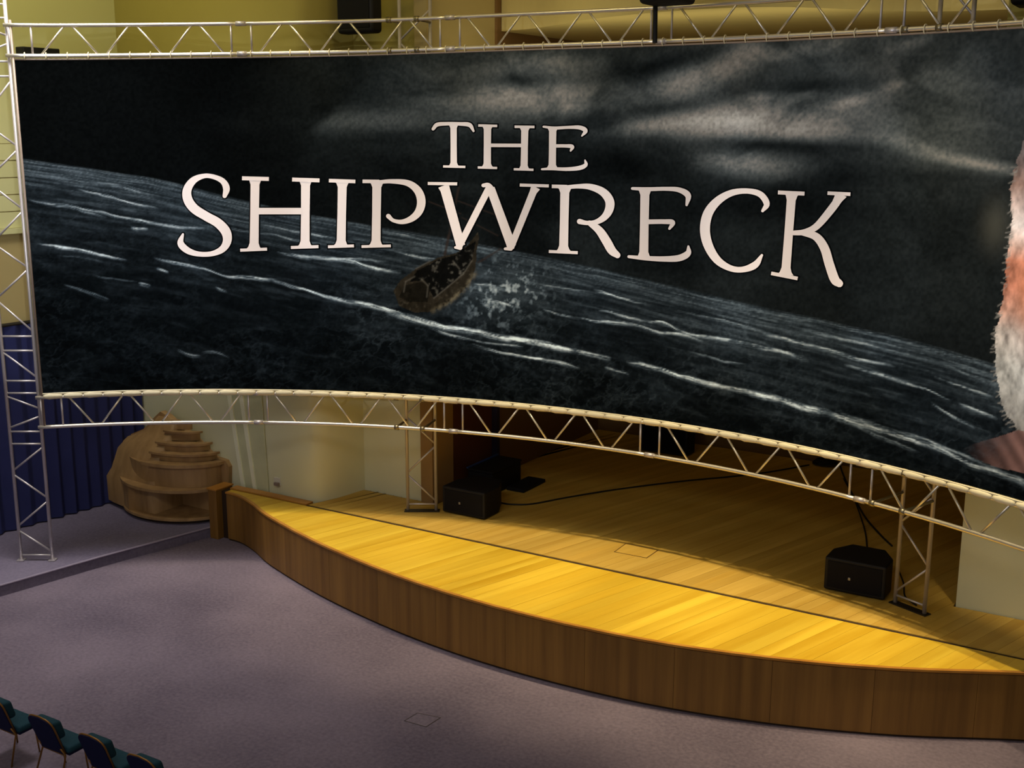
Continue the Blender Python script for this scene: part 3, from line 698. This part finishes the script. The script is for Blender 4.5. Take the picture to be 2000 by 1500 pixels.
def glyph(strokes, cv, sc):
    o = obj('letter', strokes_mesh(strokes, cv, sc, 0.0, 0.0), M['letter'], ban)
    obj('outline', strokes_mesh(strokes, cv, sc, 5.0, 0.006), M['outline'], o)
A = lambda x, y: (300+x/2.857, 200+y/2.857)
Bc = lambda x, y: (1000+x/2.857, 200+y/2.857)
W6 = lambda x, y: (650+x/4, 350+y/4)
C3 = lambda x, y: (1000+x/4, y/4)
C2 = lambda x, y: (500+x/4, y/4)
def serif(x0, y0, x1, y1, w_): return ('l', [(x0, y0, w_), (x1, y1, w_)])
def stem(x0, y0, x1, y1, w_):   # bracketed stem
    f = lambda t: (x0+(x1-x0)*t, y0+(y1-y0)*t)
    return ('l', [(*f(0), w_*1.75), (*f(.035), w_*1.3), (*f(.09), w_), (*f(.5), w_*0.96), (*f(.91), w_), (*f(.965), w_*1.3), (*f(1), w_*1.8)])
glyph([('c', [(398, 522, 24), (408, 480, 38), (388, 440, 32), (340, 416, 26), (285, 410, 26), (225, 434, 38), (190, 485, 48), (192, 540, 52), (228, 592, 52), (295, 635, 50), (360, 672, 52), (404, 720, 54), (412, 772, 48), (385, 818, 38), (325, 844, 28), (250, 845, 28), (190, 825, 36), (152, 785, 36), (165, 735, 12)])], A, 2.857)
glyph([stem(568, 422, 562, 820, 50), stem(850, 430, 847, 806, 50), serif(495, 423, 645, 427, 22), serif(485, 824, 635, 818, 17), serif(775, 430, 928, 435, 22), serif(768, 809, 922, 804, 17), serif(585, 606, 830, 606, 36)], A, 2.857)
glyph([stem(1055, 440, 1048, 802, 50), serif(980, 436, 1128, 441, 20), serif(975, 805, 1120, 800, 16)], A, 2.857)
glyph([stem(1248, 442, 1243, 802, 50), serif(1168, 440, 1262, 441, 20), serif(1162, 804, 1326, 800, 15), ('c', [(1262, 444, 20), (1330, 440, 24), (1420, 450, 34), (1475, 490, 44), (1496, 548, 48), (1484, 605, 44), (1445, 646, 36), (1390, 666, 26), (1340, 658, 20), (1312, 634, 26)])], A, 2.857)
glyph([('l', [(868, 50, 88), (882, 85, 76), (1003, 520, 70)]), serif(745, 33, 975, 36, 24), ('l', [(985, 535, 50), (1228, 60, 52)]), ('c', [(1180, 48, 30), (1220, 46, 34), (1252, 90, 50)]), ('l', [(1236, 70, 66), (1402, 525, 72)]), ('l', [(1395, 535, 50), (1570, 100, 56), (1590, 62, 74)]), serif(1465, 45, 1692, 52, 24), ('c', [(962, 532, 20), (1000, 535, 34)]), ('c', [(1350, 543, 20), (1395, 540, 36)])], W6, 4)
glyph([stem(298, 472, 290, 832, 50), serif(225, 468, 310, 470, 20), serif(208, 831, 370, 838, 17), ('c', [(305, 474, 22), (370, 468, 24), (440, 471, 34), (508, 498, 44), (546, 545, 50), (546, 595, 48), (518, 640, 38), (470, 668, 28), (420, 672, 24), (380, 664, 30)]), ('c', [(435, 672, 28), (488, 712, 44), (528, 770, 50), (560, 825, 48), (592, 852, 34)])], Bc, 2.857)
glyph([stem(745, 482, 738, 868, 50), ('c', [(675, 480, 16), (760, 484, 22), (860, 482, 22), (935, 488, 28), (985, 518, 34), (978, 572, 14)]), ('c', [(760, 666, 26), (850, 665, 26), (900, 670, 28), (882, 704, 14)]), ('c', [(655, 860, 16), (740, 868, 24), (850, 873, 30), (935, 868, 36), (985, 842, 34), (988, 803, 12)])], Bc, 2.857)
glyph([('c', [(1402, 605, 16), (1425, 565, 34), (1388, 512, 34), (1312, 494, 30), (1225, 506, 36), (1148, 552, 46), (1096, 622, 54), (1080, 712, 56), (1100, 802, 52), (1150, 880, 44), (1220, 924, 34), (1290, 932, 32), (1360, 906, 38), (1398, 852, 14)])], Bc, 2.857)
glyph([stem(1565, 505, 1530, 962, 50), serif(1488, 502, 1636, 509, 22), serif(1450, 953, 1598, 982, 20), serif(1765, 506, 1893, 512, 20), ('l', [(1838, 512, 74), (1828, 535, 52), (1812, 560, 44)]), ('c', [(1836, 528, 44), (1785, 598, 44), (1705, 690, 38), (1640, 722, 32), (1575, 728, 26)]), ('c', [(1620, 726, 28), (1700, 748, 44), (1748, 812, 50), (1775, 900, 52), (1805, 985, 52), (1832, 1010, 42)])], Bc, 2.857)
glyph([stem(1676, 122, 1677, 357, 36), ('c', [(1562, 148, 18), (1585, 124, 22), (1640, 119, 20), (1710, 120, 20), (1765, 126, 24), (1788, 160, 12)]), serif(1618, 357, 1742, 360, 13)], A, 2.857)
HX = lambda x, y: (x, y)
glyph([stem(953, 245, 952.5, 327, 14.5), stem(1026, 248, 1024.5, 331, 14), serif(935, 245, 972, 246, 5), serif(934, 327, 972, 328, 4.5), serif(1006, 247.5, 1045, 248, 5), serif(1004.5, 330.5, 1043, 331.5, 4.5), serif(958, 283.7, 1022, 284, 7)], HX, 1)
glyph([stem(322, 995, 318, 1316, 58), ('c', [(250, 990, 16), (340, 1000, 24), (450, 995, 24), (535, 997, 32), (578, 1022, 34), (550, 1062, 12)]), ('c', [(340, 1140, 26), (420, 1140, 26), (475, 1146, 30), (462, 1178, 14)]), ('c', [(238, 1322, 16), (320, 1318, 24), (430, 1321, 28), (530, 1312, 34), (580, 1288, 30), (575, 1252, 12)])], C3, 4)

# hems, ties and edge pole that hold the cloth to the trusses
nt = int((TBR-TL)*RAD/0.235); dt = (TBR-TL)/nt
for i in range(nt):
    t0 = TL+i*dt; ths = [t0+dt*f for f in (0.03, 0.14, 0.32, 0.5, 0.68, 0.86, 0.97)]
    rr = [0.027, 0.033, 0.036+random.random()*0.006, 0.037, 0.036, 0.033, 0.027]
    bm = B(); tube(bm, [arc(t, ZHI+0.012, RAD-0.004) for t in ths], rr, 10); obj('hem_sleeve', bm, M['hem'], ban, smooth=True)
    bm = B(); ring = [arc(t0+dt/2, 0, RAD)+Vector((0, 0, 0)) for _ in range(1)]
    c = arc(t0+dt/2, ZTL-0.006+zo(t0+dt/2)); d = (arc(t0+dt/2+0.01, ZTL)-arc(t0+dt/2-0.01, ZTL)).normalized(); nr_ = Vector((-d.y, d.x, 0))
    tube(bm, [c+Vector((0, 0, 1))*(0.042*math.cos(a_))+nr_*(0.030*math.sin(a_)) for a_ in np.linspace(0, 2*math.pi, 13)], 0.006, 6)
    obj('tie', bm, M['hem'], ban, smooth=True)
bm = B(); tube(bm, [arc(TL+(TBR-TL)*i/80, ZT+0.005+zo(TL+(TBR-TL)*i/80)) for i in range(81)], 0.011, 8); obj('top_hem', bm, M['pole'], ban, smooth=True)
bm = B(); tube(bm, [arc(TL-0.001, ZLO-0.02), arc(TL-0.001, ZTU)], 0.016, 8); obj('edge_pole', bm, M['pole'], ban, smooth=True)
bm = B(); tube(bm, [arc(TL+(TBR-TL)*i/80, ZB-0.012, RAD-0.012) for i in range(81)], 0.010, 8); obj('bottom_cord', bm, M['hem'], ban, smooth=True)

# ------------------------------------------------------------------ speakers and boxes on the stage
def wedge(x0, x1, y0, y1, z0, h, label, rotz=0.0):
    loc = Vector(((x0+x1)/2, (y0+y1)/2, z0)); t = empty('stage_speaker', loc, label, 'speaker', 'black speakers on the stage floor')
    d = y1-y0; ch = 0.22*(x1-x0)
    bm = B(); prof = [(x0, y0), (x1, y0), (x1, y1-d*0.45), (x1-ch, y1), (x0+ch, y1), (x0, y1-d*0.45)]
    prism(bm, prof, z0+0.012, z0+h)
    bmesh.ops.bevel(bm, geom=list(bm.edges), offset=0.018, segments=2, affect='EDGES', profile=0.5)
    obj('cabinet', bm, M['black'], t)
    g = obj('grille', box(B(), x0+0.035, x1-0.035, y0-0.008, y0+0.01, z0+0.045, z0+h-0.035, 0.004), M['grille'], t)
    bx_ = x0+0.42*(x1-x0); bz = z0+h*0.47
    obj('badge', box(B(), bx_-0.013, bx_+0.013, y0-0.014, y0-0.004, bz-0.016, bz+0.016, 0.004), M['badge'], g)
    for fx in (x0+0.07, x1-0.07):
        for fy in (y0+0.07, y1-d*0.55): obj('foot', box(B(), fx-0.02, fx+0.02, fy-0.02, fy+0.02, z0, z0+0.014), M['cable'], t)
    return t
wedge(-2.71, -2.06, 0.70, 1.34, ZS, 0.36, 'black wedge speaker on the stage beside the brown pilaster')
wedge(2.30, 2.95, 0.70, 1.25, ZS, 0.38, 'black wedge speaker on the stage beside the right truss tower')
wedge(-1.80, -1.02, 4.78, 5.35, ZS, 0.60, 'dark speaker box at the rear of the stage recess')
cs = empty('equipment_case', (-2.7, 1.95, ZS), 'low dark case with blue lid edge behind the left wedge speaker', 'case')
bm = B(); slab(bm, [(-2.92, 1.62, ZS), (-2.92, 2.38, ZS), (-2.92, 2.38, ZS+0.30), (-2.92, 1.62, ZS+0.30)], (0.40, 0, 0)); bmesh.ops.bevel(bm, geom=list(bm.edges), offset=0.012, segments=1, affect='EDGES'); obj('case_body', bm, M['black'], cs)
obj('lid', box(B(), -2.925, -2.515, 1.61, 2.39, ZS+0.302, ZS+0.335, 0.008), M['black'], cs)
obj('edge_trim', box(B(), -2.93, -2.90, 1.60, 2.40, ZS+0.336, ZS+0.352), M['blue'], cs)
obj('flap', box(B(), -2.50, -2.22, 1.95, 2.55, ZS, ZS+0.05, 0.008), M['black'], cs)
def cable(pts, r, label, z=ZS, lift=None):
    q = cr([tuple(onz(px, py, z+r)) for px, py in pts], 8)
    bm = B(); tube(bm, [tuple(p) for p in q], r, 8); o = obj('cable', bm, M['cable'], None, tuple(q[0]), smooth=True); tag(o, label, 'cable', 'black cables on the stage')
cable([(978, 982), (1000, 985), (1040, 984), (1110, 971), (1210, 955), (1330, 940), (1425, 931), (1500, 922), (1580, 908)], 0.011, 'long black cable snaking across the stage boards from left speaker')
cable([(1640, 905), (1645, 922), (1655, 945), (1665, 965), (1690, 1010), (1720, 1045), (1742, 1066)], 0.012, 'black cable running towards the right truss tower past the speaker')
cable([(1648, 935), (1664, 965), (1678, 1000), (1690, 1040), (1694, 1075)], 0.010, 'thin black cable dropping straight behind the right wedge speaker')
cc = onz(1612, 908, ZS); bm = B()
tube(bm, [(cc.x+(0.20-0.02*(k/12))*math.cos(k*0.52), cc.y+(0.16-0.015*(k/12))*math.sin(k*0.52), ZS+0.012+0.0016*k) for k in range(49)], 0.012, 6)
tag(obj('cable_coil', bm, M['cable'], None, (cc.x, cc.y, ZS), smooth=True), 'coiled black cable lying at the rear of the stage', 'cable')
cable([(1757, 1118), (1765, 1140), (1768, 1165), (1790, 1182)], 0.009, 'short black cable looped at the foot of right truss tower')

# ------------------------------------------------------------------ hanging speakers and wall fixture
def hanging(px0, px1, pyb, y, dep, h, label, pole=None):
    a, b = ony(px0, pyb, y), ony(px1, pyb, y); z0 = (a.z+b.z)/2
    t = empty('hanging_speaker', ((a.x+b.x)/2, y, z0), label, 'speaker', 'black speakers hung above the stage')
    bm = B(); box(bm, a.x, b.x, y-dep/2, y+dep/2, z0, z0+h, 0.05, 4); obj('cabinet', bm, M['black'], t)
    obj('grille', box(B(), a.x+0.04, b.x-0.04, y-dep/2-0.008, y-dep/2+0.01, z0+0.06, z0+h-0.05, 0.004), M['grille'], t)
    bm = B(); tube(bm, [((a.x+b.x)/2, y, z0+h-0.02), ((a.x+b.x)/2, y, 9.0)], 0.02, 8); obj('hanger', bm, M['steel'], t)
    return t
hanging(668, 738, 66, 0.40, 0.22, 1.1, 'tall black speaker hanging behind top truss left of the tower')
h2 = hanging(1262, 1345, 9, -0.05, 0.40, 0.9, 'black speaker hanging over the middle with a black pole below')
h2p = ony(1279, 10, 0.05); h2q = ony(1279, 84, 0.05)
bm = B(); tube(bm, [h2p+Vector((0, 0, 0.3)), h2q], 0.026, 8); obj('pole', bm, M['black'], h2)
hanging(1978, 2060, 12, 0.62, 0.4, 0.9, 'black speaker at the top right corner beyond the right tower')
fx0, fx1 = onx(37, 99, -7.95), onx(108, 99, -7.95)
wf = empty('wall_fixture', ((fx0.x+fx1.x)/2, (fx0.y+fx1.y)/2, fx0.z), 'narrow black box fixed high on the pale side wall', 'fixture')
obj('housing', box(B(), -8.02, -7.86, fx0.y, fx1.y, fx0.z-0.05, fx0.z+0.05, 0.01), M['black'], wf)
obj('bracket', box(B(), -8.20, -8.02, (fx0.y+fx1.y)/2-0.05, (fx0.y+fx1.y)/2+0.05, fx0.z-0.03, fx0.z+0.03), M['steel'], wf)

# ------------------------------------------------------------------ curtain, drape, socket
cu = empty('curtain', (-8.1, -3, ZP), 'floor-length navy pleated curtain along the side wall', 'curtain')
bm = B(); yy = np.arange(-9.0, 0.44, 0.018); zs = [ZP+0.015, 1.0, 2.0, 2.98]; grid = []
for y in yy:
    ph = 2*math.pi*y/0.215+0.9*math.sin(y*2.1); amp = 0.042*(1+0.3*math.sin(y*5.3))
    grid.append([bm.verts.new((WL(y)+0.085+0.9*amp*math.sin(ph)*(1.0 if k < 3 else 0.8), y+0.008*math.sin(ph*2), z)) for k, z in enumerate(zs)])
for i in range(len(grid)-1):
    for k in range(3): bm.faces.new((grid[i][k], grid[i+1][k], grid[i+1][k+1], grid[i][k+1]))
obj('cloth', bm, M['curtain'], cu, smooth=True)
bm = B(); tube(bm, [(WL(y)+0.085, y, 3.0) for y in (-9, -3, 0.44)], 0.025, 8); obj('rail', bm, M['steel'], cu)
# pale pleated drape leaning beside the back wall
yw = lambda x: 0.50-0.1045*(x+8.07)
dr = empty('drape', (-5.5, 0.25, ZS), 'pale narrow drape slanting down the cream wall behind stage end', 'drape')
for (t0, b0, t1, b1) in (((445, 770), (473, 950), (452, 770), (480, 952)), ((468, 770), (496, 955), (476, 770), (503, 958))):
    P = []
    for (px, py) in (t0, t1, b1, b0):
        d = ray(px, py); y = 0.15
        for _ in range(8):
            q = CAM+d*((y-CAM.y)/d.y); y = yw(q.x)-0.016
        P.append(q)
    mid = [(P[0]+P[3])/2+Vector((0, -0.01, 0)), (P[1]+P[2])/2+Vector((0, -0.01, 0))]
    bm = B(); slab(bm, P, (0, -0.022, 0)); bmesh.ops.bevel(bm, geom=list(bm.edges), offset=0.003, segments=2, affect='EDGES'); obj('fold', bm, M['drape'], dr)
P = []
for (px, py) in ((446, 770), (512, 770), (526, 962), (476, 951)):
    d = ray(px, py); y = 0.15
    for _ in range(8):
        q = CAM+d*((y-CAM.y)/d.y); y = yw(q.x)-0.008
    P.append(q)
obj('panel', slab(B(), P, (0, -0.012, 0)), plain('drape_backing', rgb(206, 208, 168), 0.85), dr)
d = ray(543, 940); y = 0.2
for _ in range(8):
    q = CAM+d*((y-CAM.y)/d.y); y = yw(q.x)
so = empty('wall_socket', q, 'small white double socket low on the cream wall', 'socket')
obj('plate', box(B(), q.x-0.06, q.x+0.06, q.y-0.02, q.y+0.004, q.z-0.055, q.z+0.055, 0.004), M['white'], so)
obj('plug', box(B(), q.x-0.03, q.x+0.05, q.y-0.06, q.y-0.02, q.z-0.05, q.z-0.005, 0.006), M['pole'], so)

# ------------------------------------------------------------------ tiered wooden corner cabinet
cb = empty('corner_cabinet', (-7.1, -0.1, ZP), 'half-round oak cabinet with bell-shaped back and stacked tiers', 'cabinet')
cx, cy, rx, ry = -7.02, 0.26, 0.93, 0.76
def halfring(r0, n=28, a0=180, a1=360, k=1.0):
    return [(cx+rx*r0*math.cos(R_(a0+(a1-a0)*i/n)), cy+ry*k*r0*math.sin(R_(a0+(a1-a0)*i/n))) for i in range(n+1)]
def disc(r0, z0, z1, name, par=cb, k=1.0, mat='cabwood', a0=180, a1=360):
    bm = prism(B(), halfring(r0, 28, a0, a1, k), z0, z1); return obj(name, bm, M[mat], par)
disc(0.93, ZP, ZP+0.05, 'plinth', mat='darkwood')
disc(1.0, ZP+0.05, ZP+0.085, 'base_board')
disc(1.02, ZP+0.46, ZP+0.50, 'lower_top')
# back of the open shelf, its divider and side cheek
obj('shelf_back', box(B(), cx-0.80, cx+0.92, 0.16, 0.20, ZP+0.085, ZP+0.46), M['cabwood'], cb)
for ang, nm in ((247, 'divider'),):
    c_, s_ = math.cos(R_(ang)), math.sin(R_(ang)); p0 = Vector((cx+rx*0.55*c_, cy+ry*0.55*s_)); p1 = Vector((cx+rx*0.985*c_, cy+ry*0.985*s_)); dd = (p1-p0).normalized(); nn_ = Vector((-dd.y, dd.x))*0.014
    obj(nm, prism(B(), [tuple(p0-nn_), tuple(p1-nn_), tuple(p1+nn_), tuple(p0+nn_)], ZP+0.085, ZP+0.46), M['cabwood'], cb)
bm = prism(B(), halfring(0.985, 14, 180, 246)+halfring(0.93, 14, 180, 246)[::-1], ZP+0.085, ZP+0.46); obj('side_panel', bm, M['cabwood'], cb)
disc(0.92, ZP+0.50, ZP+0.80, 'upper_drum', k=0.85)
# stacked tiers on the right half
tiers = [(0.98, 0.80, 0.845, 0.9), (0.80, 0.845, 0.93, .8), (0.86, 0.93, 0.96, .8), (0.66, 0.96, 1.05, .74), (0.72, 1.05, 1.08, .74), (0.46, 1.08, 1.19, .68), (0.52, 1.19, 1.215, .66), (0.30, 1.215, 1.30, .6)]
for r0, z0, z1, k in tiers: disc(r0, ZP+z0, ZP+z1, 'tier', k=k, a0=265, a1=360)
# bell-shaped back board
sil = [(196, 985), (200, 905), (215, 903), (228, 885), (235, 865), (250, 850), (280, 838), (290, 828), (303, 813), (313, 804), (326, 812), (345, 830), (375, 852), (400, 878), (415, 893), (440, 900), (447, 912), (446, 985)]
bm = B(); slab(bm, [ony(px, py, 0.22) for px, py in sil], (0, 0.10, 0)); obj('bell_back', bm, M['cabwood'], cb)
# smooth swelling front of the bell, left half
sec = [(905, 1.0, 202), (885, .86, 228), (865, .8, 235), (850, .66, 250), (838, .38, 282), (826, .28, 293), (812, .14, 305)]
bm = B(); rings = []
for py, kk, pxl in [(950, 0.98, 204)]+sec:
    a_ = ony(pxl+5, py, 0.22); xr = -6.92; n = 10
    rings.append([bm.verts.new((xr+(a_.x-xr)*math.cos(R_(90*i/n)), 0.22-0.60*kk*math.sin(R_(90*i/n)), a_.z)) for i in range(n+1)])
for i in range(len(rings)-1):
    for k in range(10): bm.faces.new((rings[i][k], rings[i][k+1], rings[i+1][k+1], rings[i+1][k]))
e = [bm.verts.new((-6.92, 0.22, r[0].co.z)) for r in rings]
for i in range(len(rings)-1): bm.faces.new((rings[i][10], e[i], e[i+1], rings[i+1][10]))
bm.faces.new([*rings[-1], e[-1]])
obj('bell_front', bm, M['cabwood'], cb, smooth=True)

# ------------------------------------------------------------------ chairs of the front row
def make_chair():
    t = empty('auditorium_chair', (0, 0, 0)); tag(t, 'x', 'chair', 'front row of teal chairs')
    bm = B(); box(bm, -0.25, 0.25, 0.03, 0.33, 0.37, 0.45, 0.035, 3)
    for v in bm.verts:
        if v.co.z > 0.42: v.co.z += 0.012*math.cos(v.co.x*4)
    obj('seat', bm, M['teal'], t, smooth=True)
    obj('seat_pan', box(B(), -0.23, 0.23, 0.05, 0.31, 0.345, 0.372, 0.008), M['navy'], t)
    # back: rounded top corners, leaning backwards
    outl = [(-0.195, 0.37), (0.195, 0.37)]
    for i in range(7): a_ = R_(90*i/6); outl.append((0.20-0.11+0.11*math.cos(a_), 0.85-0.11+0.11*math.sin(a_)))
    outl += [(0.0, 0.862)]
    for i in range(7): a_ = R_(90+90*i/6); outl.append((-0.215+0.12+0.12*math.cos(a_), 0.85-0.11+0.11*math.sin(a_)))
    lean = lambda z: -0.34*(z-0.38)
    bm = B(); slab(bm, [(x, lean(z), z) for x, z in outl], (0, 0.04, 0)); obj('backrest', bm, M['navy'], t)
    bm = B(); box(bm, -0.175, 0.175, 0.0, 0.13, 0.56, 0.80, 0.04, 3)
    for v in bm.verts: v.co.y += lean(v.co.z)+0.035-0.10*max(0, 0.72-v.co.z)*(v.co.y > 0.08)
    obj('back_cushion', bm, M['teal'], t, smooth=True)
    rim = outl[1:]+[outl[0]]
    bm = B(); tube(bm, [(x*1.02, lean(z)+0.02, z+0.004) for x, z in rim], 0.011, 8); obj('back_rim', bm, M['gold'], t, smooth=True)
    for sx in (-1, 1):
        bm = B(); tube(bm, [(sx*0.20, 0.28, 0.35), (sx*0.21, 0.31, 0.0)], 0.011, 8); obj('leg', bm, M['gold'], t, smooth=True)
        bm = B(); tube(bm, [(sx*0.19, -0.03, 0.46), (sx*0.20, 0.02, 0.36), (sx*0.235, -0.10, 0.0)], 0.011, 8); obj('leg', bm, M['gold'], t, smooth=True)
    bm = B(); tube(bm, [(-0.20, 0.02, 0.355), (0.20, 0.02, 0.355)], 0.010, 8); obj('crossbar', bm, M['gold'], t, smooth=True)
    return t
ch0 = make_chair()
chl = ['leftmost teal chair of the front row, cut by the picture edge', 'second teal chair from the left, its gold legs showing below', 'third teal chair from the left in the front row', 'rightmost teal chair in the bottom left corner, mostly cut off below']
for i in range(4):
    if i == 0: c_ = ch0
    else:
        c_ = ch0.copy(); COL.objects.link(c_)
        for k in ch0.children:
            q = k.copy(); COL.objects.link(q); q.parent = c_
    c_['label'] = chl[i]; tl = onz(*((-43, 1357), (52, 1395), (150, 1432), (245, 1472))[i], 0.638)
    c_.scale = (0.75, 0.75, 0.75); c_.location = (tl.x+0.19*0.75, tl.y+0.16*0.75, 0.0)
